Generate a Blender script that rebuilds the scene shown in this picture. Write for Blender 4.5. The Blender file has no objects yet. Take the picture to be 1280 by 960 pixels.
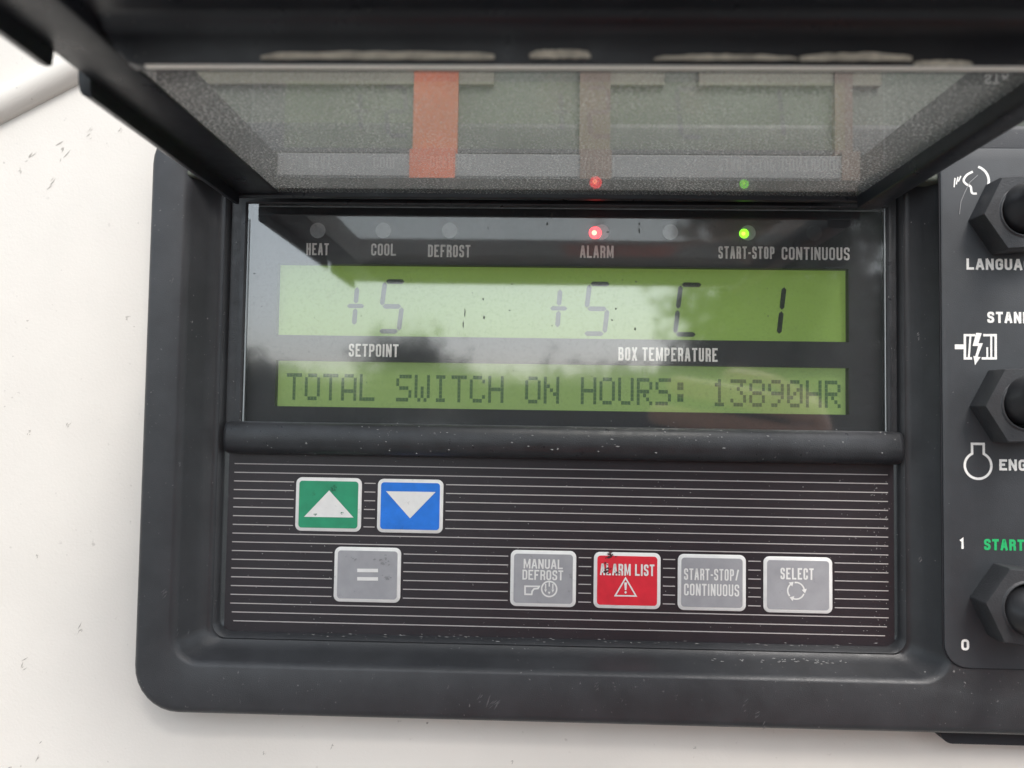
import bpy, math, random
from mathutils import Vector, Matrix
random.seed(7)
S = bpy.context.scene
C = S.collection

# ------------------------------------------------------------------ camera
# metres; the display and keypad lie in the plane Y = 0, the wall faces -Y
F, CX, CY, D = 960.0, 640.0, 480.0, 0.215
uX = Vector((33700, 480, -960)).normalized()          # world X seen from the camera (x right, y down, z ahead)
uY = Vector((26.7, 42.1, 960)); uY = (uY - uX*uY.dot(uX)).normalized()
uZ = uX.cross(uY)                                      # world up is -y in the camera
uZ = -uZ if uZ.y > 0 else uZ
cam = bpy.data.cameras.new('camera'); camo = bpy.data.objects.new('camera', cam); C.objects.link(camo)
cam.sensor_width = 36.0; cam.lens = 27.0
cam.clip_start = 0.002; cam.clip_end = 3000
cx = Vector((uX.x, uY.x, uZ.x)); cy = Vector((uX.y, uY.y, uZ.y)); cz = Vector((uX.z, uY.z, uZ.z))
m = Matrix((cx, -cy, -cz)).transposed().to_4x4(); m.translation = Vector((0, -D, 0))
camo.matrix_world = m
cam.dof.use_dof = True; cam.dof.focus_distance = 0.213; cam.dof.aperture_fstop = 14.0
S.camera = camo

# ------------------------------------------------------------------ daylight
SUN_DIR = Vector((-0.42, 1.0, -1.35)).normalized()     # the way the light travels
elev = math.asin(-SUN_DIR.z)
rot = math.atan2(-SUN_DIR.x, -SUN_DIR.y)               # compass bearing of the sun, from +Y towards +X
W = bpy.data.worlds.new('World'); S.world = W; W.use_nodes = True
wn = W.node_tree; bg = wn.nodes['Background']
sky = wn.nodes.new('ShaderNodeTexSky'); sky.sky_type = 'NISHITA'; sky.sun_disc = False
sky.sun_elevation = elev; sky.sun_rotation = rot
sky.air_density = 1.0; sky.dust_density = 2.0; sky.ozone_density = 1.0
hs = wn.nodes.new('ShaderNodeHueSaturation'); hs.inputs['Hue'].default_value = 0.475; hs.inputs['Saturation'].default_value = 0.42   # overcast: grey, hardly blue
wn.links.new(sky.outputs[0], hs.inputs['Color']); wn.links.new(hs.outputs[0], bg.inputs[0])
bg.inputs[1].default_value = 0.15
sun = bpy.data.lights.new('sun', 'SUN'); sun.energy = 0.9; sun.angle = math.radians(16); sun.color = (1, .955, .89)
suno = bpy.data.objects.new('sun', sun); C.objects.link(suno)
suno.rotation_euler = SUN_DIR.to_track_quat('-Z', 'Y').to_euler()
S.view_settings.view_transform = 'Standard'; S.view_settings.look = 'None'
S.view_settings.exposure = 1.12; S.view_settings.gamma = 1.0
S.render.engine = 'CYCLES'
S.cycles.max_bounces = 10; S.cycles.transparent_max_bounces = 16; S.cycles.use_denoising = True
S.cycles.sample_clamp_indirect = 6

# ------------------------------------------------------------------ helpers
def P(px, py, Y=0.0):
    """measured photo position -> point on the plane at depth Y"""
    r = cx*(px-CX) + cy*(py-CY) + cz*F
    t = (Y + D)/r.y
    return Vector((r.x*t, Y, r.z*t))

def box_px(x0, y0, x1, y1, Y):
    xm, ym = (x0+x1)/2, (y0+y1)/2
    return P(x0, ym, Y).x, P(x1, ym, Y).x, P(xm, y1, Y).z, P(xm, y0, Y).z      # X0 X1 Z0 Z1

class MB:
    def __init__(s): s.v = []; s.f = []; s.mi = []
    def add(s, v, f, mi=0):
        b = len(s.v); s.v += [tuple(p) for p in v]; s.f += [tuple(b+i for i in q) for q in f]; s.mi += [mi]*len(f); return s
    def box(s, x0, x1, y0, y1, z0, z1, mi=0):
        v = [(x, y, z) for x in (x0, x1) for y in (y0, y1) for z in (z0, z1)]
        return s.add(v, [(0,1,3,2),(4,6,7,5),(0,4,5,1),(2,3,7,6),(0,2,6,4),(1,5,7,3)], mi)
    def loft(s, loops, cap0=False, cap1=False, mi=0, closed=True):
        n = len(loops[0]); v = [p for l in loops for p in l]; f = []
        for k in range(len(loops)-1):
            for i in range(n if closed else n-1):
                j = (i+1) % n
                f.append((k*n+i, k*n+j, (k+1)*n+j, (k+1)*n+i))
        if cap0: f.append(tuple(range(n-1, -1, -1)))
        if cap1: f.append(tuple((len(loops)-1)*n+i for i in range(n)))
        return s.add(v, f, mi)
    def tube(s, pts, radii, n=10, mi=0):
        loops = []
        for i, p in enumerate(pts):
            p = Vector(p); a = Vector(pts[max(i-1, 0)]); b = Vector(pts[min(i+1, len(pts)-1)])
            t = (b-a).normalized(); u = t.orthogonal().normalized() if i == 0 else (u - t*u.dot(t)).normalized()
            w = t.cross(u)
            loops.append([p + (u*math.cos(2*math.pi*k/n) + w*math.sin(2*math.pi*k/n))*radii[i] for k in range(n)])
        return s.loft(loops, True, True, mi)
    def dome(s, c, r, h, n=24, rings=6, mi=0):
        loops = []
        for k in range(rings):
            a = math.pi/2*k/(rings-.5)
            loops.append([(c[0]+r*math.cos(a)*math.cos(2*math.pi*i/n), c[1]-h*math.sin(a), c[2]+r*math.cos(a)*math.sin(2*math.pi*i/n)) for i in range(n)])
        return s.loft(loops, False, True, mi)
    def build(s, name, mats, parent=None, smooth=None, bevel=0):
        me = bpy.data.meshes.new(name); me.from_pydata(s.v, [], s.f)
        for mm in (mats if isinstance(mats, (list, tuple)) else [mats]): me.materials.append(mm)
        me.polygons.foreach_set('material_index', s.mi)
        me.update()
        import bmesh
        b = bmesh.new(); b.from_mesh(me); bmesh.ops.recalc_face_normals(b, faces=b.faces) if smooth is not False else None
        b.to_mesh(me); b.free()
        o = bpy.data.objects.new(name, me); C.objects.link(o); o.parent = parent
        if smooth:
            me.polygons.foreach_set('use_smooth', [True]*len(me.polygons))
            me.set_sharp_from_angle(angle=math.radians(smooth))
        if bevel:
            md = o.modifiers.new('bevel', 'BEVEL'); md.width = bevel; md.segments = 3; md.limit_method = 'ANGLE'; md.angle_limit = math.radians(40)
        return o

def rr(x0, x1, z0, z1, r, n=8):
    """rounded rectangle, n+1 points for every corner"""
    r4 = r if isinstance(r, (list, tuple)) else [r]*4
    out = []
    for (ccx, ccz, a0, q) in ((x1-r4[0], z1-r4[0], 0, r4[0]), (x0+r4[1], z1-r4[1], 90, r4[1]), (x0+r4[2], z0+r4[2], 180, r4[2]), (x1-r4[3], z0+r4[3], 270, r4[3])):
        for k in range(n+1):
            a = math.radians(a0+90*k/n); out.append((ccx+q*math.cos(a), ccz+q*math.sin(a)))
    return out
def at_y(loop, y): return [(x, y, z) for x, z in loop]
def inset(b, d): return (b[0]+d, b[1]-d, b[2]+d, b[3]-d)

def tag(o, label=None, cat=None, group=None, kind=None):
    if label: o['label'] = label
    if cat: o['category'] = cat
    if group: o['group'] = group
    if kind: o['kind'] = kind
    return o
def empty(name, loc=(0,0,0), parent=None):
    o = bpy.data.objects.new(name, None); C.objects.link(o); o.location = loc; o.parent = parent; o.empty_display_size = .02
    return o

# ------------------------------------------------------------------ materials
def mat(name, col, rough=.5, var=0, vscale=60, bump=0, bscale=1500, spec=.5, fleck=0, fleckcol=(.6,.6,.58), fscale=900, metal=0, rvar=0, stretch=(1,1,1), emis=None, estr=0, stain=0, staincol=(.05,.05,.05), sscale=200, coat=0, fleckmask=None):
    ma = bpy.data.materials.new(name); ma.use_nodes = True; t = ma.node_tree; N = t.nodes; L = t.links
    p = N['Principled BSDF']; p.inputs['Base Color'].default_value = (*col, 1); p.inputs['Roughness'].default_value = rough
    p.inputs['Specular IOR Level'].default_value = spec; p.inputs['Metallic'].default_value = metal; p.inputs['Coat Weight'].default_value = coat
    tc = N.new('ShaderNodeTexCoord'); mp = N.new('ShaderNodeMapping'); mp.inputs['Scale'].default_value = stretch
    L.new(tc.outputs['Object'], mp.inputs[0]); co = mp.outputs[0]
    src = None
    def noise(scale, detail=4, rough_=.6):
        n = N.new('ShaderNodeTexNoise'); n.inputs['Scale'].default_value = scale; n.inputs['Detail'].default_value = detail; n.inputs['Roughness'].default_value = rough_
        L.new(co, n.inputs['Vector']); return n
    def ramp(sock, a, b):
        r = N.new('ShaderNodeMapRange'); r.inputs[1].default_value = a; r.inputs[2].default_value = b; L.new(sock, r.inputs[0]); return r.outputs[0]
    def mix(fac, a, b):
        x = N.new('ShaderNodeMix'); x.data_type = 'RGBA'; L.new(fac, x.inputs[0])
        for sk, val in ((x.inputs[6], a), (x.inputs[7], b)):
            if hasattr(val, 'links'): L.new(val, sk)
            else: sk.default_value = (*val, 1)
        return x.outputs[2]
    if var:
        f = ramp(noise(vscale).outputs[0], .3, .7)
        src = mix(f, tuple(c*(1-var) for c in col), tuple(c*(1+var) for c in col))
    if stain:
        f = ramp(noise(sscale, 5, .7).outputs[0], .62, .62+.12/stain)
        src = mix(f, src or col, staincol)
    if fleck:
        n1 = noise(fscale, 2, .5); n2 = noise(fscale*.06, 3, .6)
        a = ramp(n1.outputs[0], .74-fleck*.12, .80-fleck*.12)
        b = ramp(n2.outputs[0], .42, .62)
        mu = N.new('ShaderNodeMath'); mu.operation = 'MULTIPLY'; L.new(a, mu.inputs[0]); L.new(b, mu.inputs[1])
        src = mix(mu.outputs[0], src or col, fleckcol)
    if src: L.new(src, p.inputs['Base Color'])
    if rvar:
        f = noise(vscale*2.3).outputs[0]; r = N.new('ShaderNodeMapRange'); r.inputs[1].default_value = .3; r.inputs[2].default_value = .7
        r.inputs[3].default_value = max(.02, rough-rvar); r.inputs[4].default_value = min(1, rough+rvar); L.new(f, r.inputs[0]); L.new(r.outputs[0], p.inputs['Roughness'])
    if bump:
        b = N.new('ShaderNodeBump'); b.inputs['Strength'].default_value = 1; b.inputs['Distance'].default_value = bump
        L.new(noise(bscale, 2, .5).outputs[0], b.inputs['Height']); L.new(b.outputs[0], p.inputs['Normal'])
    if emis:
        p.inputs['Emission Color'].default_value = (*emis, 1); p.inputs['Emission Strength'].default_value = estr
    return ma

def glass(name, ior, rough=.015, dust=0, dustcol=(.5,.5,.48), tint=(1,1,1), dscale=1600, base=.0):
    """a clear pane: reflects by Fresnel on its outer side, lets the rest through, with dust lying on it"""
    ma = bpy.data.materials.new(name); ma.use_nodes = True; t = ma.node_tree; N = t.nodes; L = t.links
    for n in list(N): N.remove(n)
    out = N.new('ShaderNodeOutputMaterial'); tr = N.new('ShaderNodeBsdfTransparent'); tr.inputs[0].default_value = (*tint, 1)
    gl = N.new('ShaderNodeBsdfGlossy'); gl.inputs['Roughness'].default_value = rough
    fr = N.new('ShaderNodeFresnel'); fr.inputs[0].default_value = ior
    geo = N.new('ShaderNodeNewGeometry'); inv = N.new('ShaderNodeMath'); inv.operation = 'SUBTRACT'; inv.inputs[0].default_value = 1
    L.new(geo.outputs['Backfacing'], inv.inputs[1])
    mu = N.new('ShaderNodeMath'); mu.operation = 'MULTIPLY'; L.new(fr.outputs[0], mu.inputs[0]); L.new(inv.outputs[0], mu.inputs[1])
    mx = N.new('ShaderNodeMixShader'); L.new(mu.outputs[0], mx.inputs[0]); L.new(tr.outputs[0], mx.inputs[1]); L.new(gl.outputs[0], mx.inputs[2])
    last = mx.outputs[0]
    if dust:
        tc = N.new('ShaderNodeTexCoord')
        def noise(scale, det, sx=1):
            mp = N.new('ShaderNodeMapping'); mp.inputs['Scale'].default_value = (1, sx, 1); L.new(tc.outputs['Object'], mp.inputs[0])
            n = N.new('ShaderNodeTexNoise'); n.inputs['Scale'].default_value = scale; n.inputs['Detail'].default_value = det; L.new(mp.outputs[0], n.inputs['Vector']); return n
        def rg(s, a, b, c, d):
            r = N.new('ShaderNodeMapRange'); r.inputs[1].default_value = a; r.inputs[2].default_value = b; r.inputs[3].default_value = c; r.inputs[4].default_value = d; L.new(s, r.inputs[0]); return r.outputs[0]
        a = rg(noise(dscale, 3).outputs[0], .50, .70, 0, 1); b = rg(noise(dscale*.02, 3).outputs[0], .3, .7, .35, 1)
        q = N.new('ShaderNodeMath'); q.operation = 'MULTIPLY'; L.new(a, q.inputs[0]); L.new(b, q.inputs[1])
        q2 = N.new('ShaderNodeMath'); q2.operation = 'MULTIPLY_ADD'; q2.inputs[1].default_value = dust; q2.inputs[2].default_value = base; L.new(q.outputs[0], q2.inputs[0])
        df = N.new('ShaderNodeBsdfDiffuse'); df.inputs[0].default_value = (*dustcol, 1)
        tl = N.new('ShaderNodeBsdfTranslucent'); tl.inputs[0].default_value = (*dustcol, 1)
        ad = N.new('ShaderNodeMixShader'); ad.inputs[0].default_value = .5; L.new(df.outputs[0], ad.inputs[1]); L.new(tl.outputs[0], ad.inputs[2])
        q3 = N.new('ShaderNodeMath'); q3.operation = 'MULTIPLY'; L.new(q2.outputs[0], q3.inputs[0]); L.new(inv.outputs[0], q3.inputs[1])
        m2 = N.new('ShaderNodeMixShader'); L.new(q3.outputs[0], m2.inputs[0]); L.new(last, m2.inputs[1]); L.new(ad.outputs[0], m2.inputs[2]); last = m2.outputs[0]
    L.new(last, out.inputs[0]); return ma

BLACK = (.026, .027, .030)
m_wall = mat('white paint', (.69, .66, .61), .42, var=.055, vscale=14, bump=.00004, bscale=1500, fleck=.12, fleckcol=(.32, .29, .26), fscale=420, rvar=.06)
m_bezel = mat('grained black plastic', (.031, .032, .035), .40, var=.2, vscale=90, bump=.00006, bscale=4200, fleck=.3, fleckcol=(.20, .195, .19), fscale=1100, rvar=.08)
m_cover = mat('black cover plastic', (.014, .0155, .020), .33, var=.2, vscale=70, bump=.00004, bscale=4000, fleck=.08, fleckcol=(.22, .21, .2), fscale=1300, rvar=.08)
m_bar = mat('worn black plastic', (.026, .027, .030), .38, var=.3, vscale=120, bump=.00008, bscale=3200, fleck=.28, fleckcol=(.36, .36, .35), fscale=1500, rvar=.12)
m_gasket = mat('black rubber', (.013, .014, .018), .7, var=.2)
m_rimrefl = mat('beige rim reflection', (.62, .58, .48), .7, var=.3, vscale=300, bump=.0002, bscale=900)
m_edge = mat('bright edge highlight', (.9, .87, .8), .35)
m_mask = mat('display mask', (.018, .019, .023), .5, var=.1)
m_print = mat('white print', (.88, .86, .82), .6, var=.08, vscale=900)
m_white = mat('key white', (.74, .73, .71), .45, var=.05, vscale=300, stain=.35, staincol=(.2,.2,.2), sscale=500)
m_keypad = mat('keypad film', (.024, .020, .024), .34, var=.12, vscale=80, bump=.00004, bscale=3000, fleck=.14, fleckcol=(.3, .28, .28), fscale=1500)
m_line = mat('pinstripe', (.46, .43, .42), .5)
m_green = mat('key green', (.018, .27, .135), .42, var=.12, vscale=200, stain=.5, staincol=(.01,.08,.045), sscale=330)
m_blue = mat('key blue', (.012, .17, .66), .42, var=.12, vscale=200, stain=.4, staincol=(.01,.06,.2), sscale=330)
m_grey = mat('key grey', (.32, .32, .335), .42, var=.08, vscale=200, stain=.45, staincol=(.10,.10,.105), sscale=300)
m_red = mat('key red', (.66, .022, .04), .42, var=.1, vscale=200, stain=.4, staincol=(.18,.012,.015), sscale=330)
m_plate = mat('switch plate', (.040, .044, .049), .5, var=.15, vscale=90, bump=.00004, bscale=4200, fleck=.06, fleckcol=(.3,.3,.3), fscale=1000)
m_nut = mat('switch rubber', (.034, .035, .038), .5, var=.15, vscale=200, bump=.00008, bscale=2000)
m_boot = mat('switch boot', (.018, .018, .02), .38, var=.15, vscale=300)
m_gprint = mat('green print', (.012, .42, .13), .6)
m_lcd = mat('lcd green', (.13, .22, .04), .5, var=.10, vscale=30, emis=(.20, .31, .06), estr=.26)
m_lcd2 = mat('lcd lower', (.16, .24, .06), .5, var=.07, vscale=40, emis=(.24, .36, .13), estr=.24, stretch=(.25,1,5))
m_seg = mat('lcd segment', (.012, .022, .014), .5)
m_dot = mat('lcd dot', (.04, .08, .035), .5, emis=(.03,.06,.02), estr=.5)
m_lens = mat('lamp lens', (.36, .38, .385), .35, var=.1, vscale=800)
m_dark_lens = mat('dark lamp lens', (.05, .055, .058), .35)
m_redled = mat('red lamp', (.8, .02, .03), .3, emis=(1, .02, .03), estr=2.2)
m_redcore = mat('red lamp core', (.9, .5, .3), .3, emis=(1, .22, .12), estr=3.2)
m_greenled = mat('green lamp', (.2, .8, .02), .3, emis=(.22, .95, .015), estr=1.3)
m_greencore = mat('green lamp core', (.5, .9, .1), .3, emis=(.42, 1, .05), estr=1.6)
m_pane = glass('display pane', 2.9, .05, dust=.10, dustcol=(.42, .44, .45), dscale=1500, base=.055)
m_window = glass('dusty cover window', 1.55, dust=.75, dustcol=(.52, .52, .50), tint=(.84,.85,.84), dscale=1900, base=.17)
m_upper = mat('upper housing', (.085, .095, .075), .6, var=.2, vscale=60, bump=.0001, bscale=1500)
m_cream = mat('cream reflection', (.17, .155, .118), .6, var=.12, vscale=60)
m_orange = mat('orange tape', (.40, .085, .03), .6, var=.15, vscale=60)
m_dirt = mat('dried dirt', (.05, .052, .05), .8)

# ------------------------------------------------------------------ lettering: a stroke alphabet
G = {
 'A': [([(0,0),(.40,1),(.60,1),(1,0)],0), ([(.16,.28),(.84,.28)],0)],
 'B': [([(0,.53),(0,1),(.93,1,1),(.93,.53,1)],1), ([(0,0),(0,.53),(1,.53,1),(1,0,1)],1)],
 'C': [([(1,.66),(1,1,1),(0,1,1),(0,0,1),(1,0,1),(1,.34)],0)],
 'D': [([(0,0),(0,1),(1,1,1),(1,0,1)],1)],
 'E': [([(1,1),(0,1),(0,0),(1,0)],0), ([(0,.52),(.88,.52)],0)],
 'F': [([(1,1),(0,1),(0,-.0),],0), ([(0,.5),(.85,.5)],0)],
 'G': [([(1,.68),(1,1,1),(0,1,1),(0,0,1),(1,0,1),(1,.48),(.55,.48)],0)],
 'H': [([(0,0),(0,1)],0), ([(1,0),(1,1)],0), ([(0,.52),(1,.52)],0)],
 'I': [([(.5,0),(.5,1)],0)],
 'K': [([(0,0),(0,1)],0), ([(1,1),(.1,.45)],0), ([(.35,.6),(1,0)],0)],
 'L': [([(0,1),(0,0),(1,0)],0)],
 'M': [([(0,0),(0,1)],0), ([(1,0),(1,1)],0), ([(.06,1),(.5,.1),(.94,1)],0)],
 'N': [([(0,0),(0,1)],0), ([(1,0),(1,1)],0), ([(.06,1),(.94,0)],0)],
 'O': [([(0,0,1),(0,1,1),(1,1,1),(1,0,1)],1)],
 'P': [([(0,.46),(0,1),(1,1,1),(1,.46,1)],1), ([(0,0),(0,.46)],0)],
 'R': [([(0,.5),(0,1),(1,1,1),(1,.5,1)],1), ([(0,0),(0,.5)],0), ([(.5,.5),(1,.38,1),(1,0)],0)],
 'S': [([(1,.72),(1,1,1),(0,1,1),(0,.56,1),(1,.46,1),(1,0,1),(0,0,1),(0,.28)],0)],
 'T': [([(0,1),(1,1)],0), ([(.5,0),(.5,1)],0)],
 'U': [([(0,1),(0,0,1),(1,0,1),(1,1)],0)],
 'X': [([(0,0),(1,1)],0), ([(0,1),(1,0)],0)],
 'Y': [([(0,1),(.5,.42),(1,1)],0), ([(.5,0),(.5,.45)],0)],
 '-': [([(0,.45),(1,.45)],0)],
 '/': [([(.05,-.04),(.95,1.04)],0)],
 '0': [([(0,0,1),(0,1,1),(1,1,1),(1,0,1)],1)],
 '1': [([(.0,.78),(.65,1),(.65,0)],0)],
}
KW = {'M': 1.35, 'W': 1.4, '-': .55, '/': 1.0, ' ': .42, '1': .55, 'N': 1.06, 'A': 1.1}
def round_path(pts, closed, r):
    out = []; n = len(pts)
    for i, p in enumerate(pts):
        q = Vector(p[:2])
        if len(p) > 2 and (closed or 0 < i < n-1):
            a = Vector(pts[i-1][:2]); b = Vector(pts[(i+1) % n][:2])
            da, db = a-q, b-q; rad = min(r, da.length*.49, db.length*.49)
            s, e = q+da.normalized()*rad, q+db.normalized()*rad
            for k in range(7):
                t = k/6; out.append(s*(1-t)**2 + q*2*t*(1-t) + e*t*t)
        else: out.append(q)
    return out
LIFT = [0]
def stroke(mb, pts, w, Y, closed=False, mi=0):
    """a flat printed line of width w through 2-D points, mitred"""
    pts = [Vector(p) for p in pts]; n = len(pts); Lp, Rp = [], []
    LIFT[0] = (LIFT[0]+1) % 5; y = Y - LIFT[0]*.000008
    for i in range(n):
        a = pts[i-1] if (closed or i > 0) else None; b = pts[(i+1) % n] if (closed or i < n-1) else None
        d1 = (pts[i]-a).normalized() if a is not None else None; d2 = (b-pts[i]).normalized() if b is not None else None
        if d1 is None: d1 = d2
        if d2 is None: d2 = d1
        n1 = Vector((-d1.y, d1.x)); n2 = Vector((-d2.y, d2.x)); mm = (n1+n2)
        mm = mm.normalized() if mm.length > 1e-6 else n1
        k = min(1/max(mm.dot(n1), .35), 1.9)
        Lp.append(pts[i]+mm*k*w/2); Rp.append(pts[i]-mm*k*w/2)
    v = [(p.x, y, p.y) for p in Lp] + [(p.x, y, p.y) for p in Rp]
    f = [(i, (i+1) % n, n+(i+1) % n, n+i) for i in range(n if closed else n-1)]
    mb.add(v, f, mi)
def poly(mb, pts, Y, mi=0):
    mb.add([(p[0], Y, p[1]) for p in pts], [tuple(range(len(pts)))], mi)
def letters(mb, txt, b, Y, sw=.19, gap=.13, rnd=.36):
    """fit txt in the box b = X0 X1 Z0 Z1"""
    X0, X1, Z0, Z1 = b; h = Z1-Z0; s = sw*h; g = gap*h
    fixed = sum(s if c == 'I' else 0 for c in txt) + g*(len(txt)-1); k = sum(0 if c == 'I' else KW.get(c, 1) for c in txt)
    w = (X1-X0-fixed)/k; x = X0
    for c in txt:
        cw = s if c == 'I' else w*KW.get(c, 1)
        for pts, closed in G.get(c, []):
            q = [((x+s/2+p[0]*(cw-s)), Z0+s/2+p[1]*(h-s)) + tuple(p[2:]) for p in pts]
            # stem ends that stand on the base line or cap line reach it fully
            q2 = round_path(q, closed, rnd*min(w*1.6, h))
            if not closed:
                for e, nb in ((0, 1), (-1, -2)):
                    dv = (q2[e]-q2[nb]).normalized()
                    if pts[e][1] in (0, 1) and abs(dv.y) > .5: q2[e] = q2[e] + dv*(s/2/abs(dv.y))
                    elif abs(dv.x) > .9 and pts[e][0] in (0, 1): q2[e] = q2[e] + dv*s/2
            stroke(mb, q2, s, Y, closed)
        x += cw+g
def print_text(name, txt, px, Y, parent, m=None, **k):
    mb = MB(); letters(mb, txt, box_px(*px, Y), Y, **k); return mb.build(name, m or m_print, parent, smooth=False)
def arc2(c, r, a0, a1, n=20): return [(c[0]+r*math.cos(math.radians(a0+(a1-a0)*i/n)), c[1]+r*math.sin(math.radians(a0+(a1-a0)*i/n))) for i in range(n+1)]

# ------------------------------------------------------------------ the trailer wall
YW = -.0010                                            # wall surface
YF = -.0105                                            # front of the housing
wb = MB()
wo = box_px(190, 140, 1510, 880, YW)                   # the opening the panel is let into
wb.loft([at_y(rr(-.9, 1.0, -1.0, 1.2, .002), YW), at_y(rr(*wo, .012), YW), at_y(rr(*wo, .012), YW+.05), at_y(rr(-.9, 1.0, -1.0, 1.2, .002), YW+.05)])
wall = wb.build('trailer_wall', m_wall, smooth=False)
tag(wall, 'white painted trailer wall with small dark scuffs and specks behind the black control panel', 'wall')
# moulded rib that climbs to the right behind the cover
a, b = P(-260, 268, YW), P(190, 36, YW)
rb = MB(); d = (b-a).normalized(); nrm = Vector((-d.z, 0, d.x)); loops = []
for q in (a, b):
    loops.append([q + nrm*(.0048*math.cos(t)) + Vector((0, -.0042*math.sin(t), 0)) for t in [math.pi*k/10 for k in range(11)]])
rb.loft(loops, closed=False); rb.build('moulded_rib', m_wall, wall, smooth=60)
# black scuffs
def scuffs(name, spots, parent, m, Y, n=5, size=1.0):
    mb = MB()
    for (px, py, r) in spots:
        for k in range(n):
            a = random.uniform(.5, 1.3); l = r*random.uniform(.3, 1.3)*size; c = P(px+random.gauss(0, r*.22), py+random.gauss(0, r*.45), Y)
            w = .00022*random.uniform(.4, 1.3)*(r/8)**.5; dx, dz = math.cos(a)*l*.00022/2, math.sin(a)*l*.00022/2
            pts = [(c.x-dx, c.z-dz), (c.x-w*.5+dx*.2, c.z+w*.5), (c.x+dx, c.z+dz), (c.x+w*.6, c.z-w*.4)]
            poly(mb, pts, Y-k*.000006)
    return mb.build(name, m, parent, smooth=False)
m_scuff = mat('scuff grey', (.36, .34, .31), .7)
scuffs('scuff_mark', [(38,196,14), (64,232,12), (80,195,14), (110,170,10), (30,832,9), (45,944,14), (98,787,8), (85,530,5), (36,540,4), (150,162,4), (47,695,4), (26,213,4), (640,952,4), (868,935,4), (330,940,5), (415,932,4)], wall, m_scuff, YW-.00006)

# ------------------------------------------------------------------ the control unit
unit = empty('control_panel', (0, 0, P(640, 905, YW).z))
UZ = unit.location.z
class Kid: pass
def kid(o): o.matrix_parent_inverse = Matrix.Translation((0, 0, -UZ)); return o
_build = MB.build
def build_k(s, name, mats, parent=None, smooth=None, bevel=0):
    o = _build(s, name, mats, parent, smooth, bevel)
    if parent is unit: kid(o)
    return o
MB.build = build_k
tag(unit, 'black control panel with lit green display, striped keypad and raised cover on white wall', 'control panel')

OUT = list(box_px(176, 150, 1520, 902, YF)); OUT[2] = P(640, 905, YF).z
OPN = box_px(283, 225, 1121, 800, 0)                  # recess opening at its floor
def grow(b, d): return (b[0]-d, b[1]+d, b[2]-d, b[3]+d)
hb = MB(); R0 = .0125
prof = [(0, YW+.002, 0), (0, YF+.0022, 0), (-.0004, YF+.0009, 0), (-.0012, YF+.0002, 0), (-.0024, YF, 0)]
loops = [at_y(rr(*grow(OUT, dd), R0+dd), y) for dd, y, _ in prof]
LB = .0052                                            # width of the slope, wider at the lower side
def opn(dx, dz, dl, y, r): return at_y(rr(OPN[0]-dx, OPN[1]+dx, OPN[2]-dl, OPN[3]+dz, r), y)
loops += [opn(.0098, .004, .0064, YF, .0085), opn(.0088, .004, .0056, YF+.0004, .0075), opn(.0076, .004, .0048, YF+.0018, .0065),
          opn(.0052, .003, .0036, YF+.0060, .0055), opn(.0030, .003, .0022, -.0022, .0048), opn(.0020, .002, .0014, -.0016, .0042),
          opn(.0013, .002, .0010, -.0018, .004), opn(.0006, .002, .0005, -.0012, .0038), opn(.0001, .002, .0, .0004, .0036), opn(.0001, .002, .0, .006, .0036)]
hb.loft(loops)
hb.build('housing', m_bezel, unit, smooth=50)
# rubber seal under the housing, stepping lower under the switch side
gb = MB(); go = grow(OUT, -.0006)
gb.loft([at_y(rr(go[0], go[1], go[2]-.0020, go[3], R0), YW+.001), at_y(rr(go[0], go[1], go[2]-.0020, go[3], R0), YW-.0028), at_y(rr(go[0]+.002, go[1]-.002, go[2], go[3]-.002, R0), YW-.0032)])
sx = P(1165, 925, YW).x
gb.loft([at_y(rr(sx, OUT[1]-.002, go[2]-.0046, go[2]+.004, [.001, .001, .003, .001]), YW+.001), at_y(rr(sx, OUT[1]-.002, go[2]-.0046, go[2]+.004, [.001, .001, .003, .001]), YW-.0045)], False, True)
gb.build('rubber_seal', m_gasket, unit, smooth=40)

m_rub = mat('pale scuff', (.10, .098, .10), .6); m_dust = mat('pale dust', (.34, .34, .33), .8)
scuffs('pale_scuff', [(612,878,13), (622,879,11), (600,876,8), (746,857,6), (778,876,3), (560,860,5), (352,888,5), (466,845,4), (930,880,9), (945,893,7), (955,908,6), (845,870,4), (300,876,3), (222,792,3), (236,790,3), (205,740,7), (1150,700,6), (1148,420,5), (215,350,6), (225,580,5)], unit, m_rub, YF-.00006, n=5)['kind'] = 'stuff'
mb = MB()                                              # rubbed specks along the lip under the keypad and on the shelf
def fleck(px, py, w, h, Y):
    c = P(px, py, Y); q_ = .000215/2
    poly(mb, [(c.x-w*q_, c.z+random.uniform(-1, 1)*h*q_*.4), (c.x-w*q_*.2, c.z+h*q_), (c.x+w*q_, c.z+random.uniform(-1, 1)*h*q_*.4), (c.x+w*q_*.3, c.z-h*q_)], Y)
for k in range(75):
    px = random.gauss(700, 190) if k % 3 else random.uniform(330, 1090)
    fleck(px, 799.5+(px-700)*.022+random.gauss(0, 1.6), random.uniform(1, 7), random.uniform(.4, 1.0), -.00205-.000004*(k % 7))
for k in range(40): fleck(random.uniform(880, 1060), 826+random.gauss(0, 1.5), random.uniform(1, 6), .8, YF+.0004-.000004*(k % 7))
mb.build('dust_specks', m_dust, unit, smooth=False)['kind'] = 'stuff'

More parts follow.
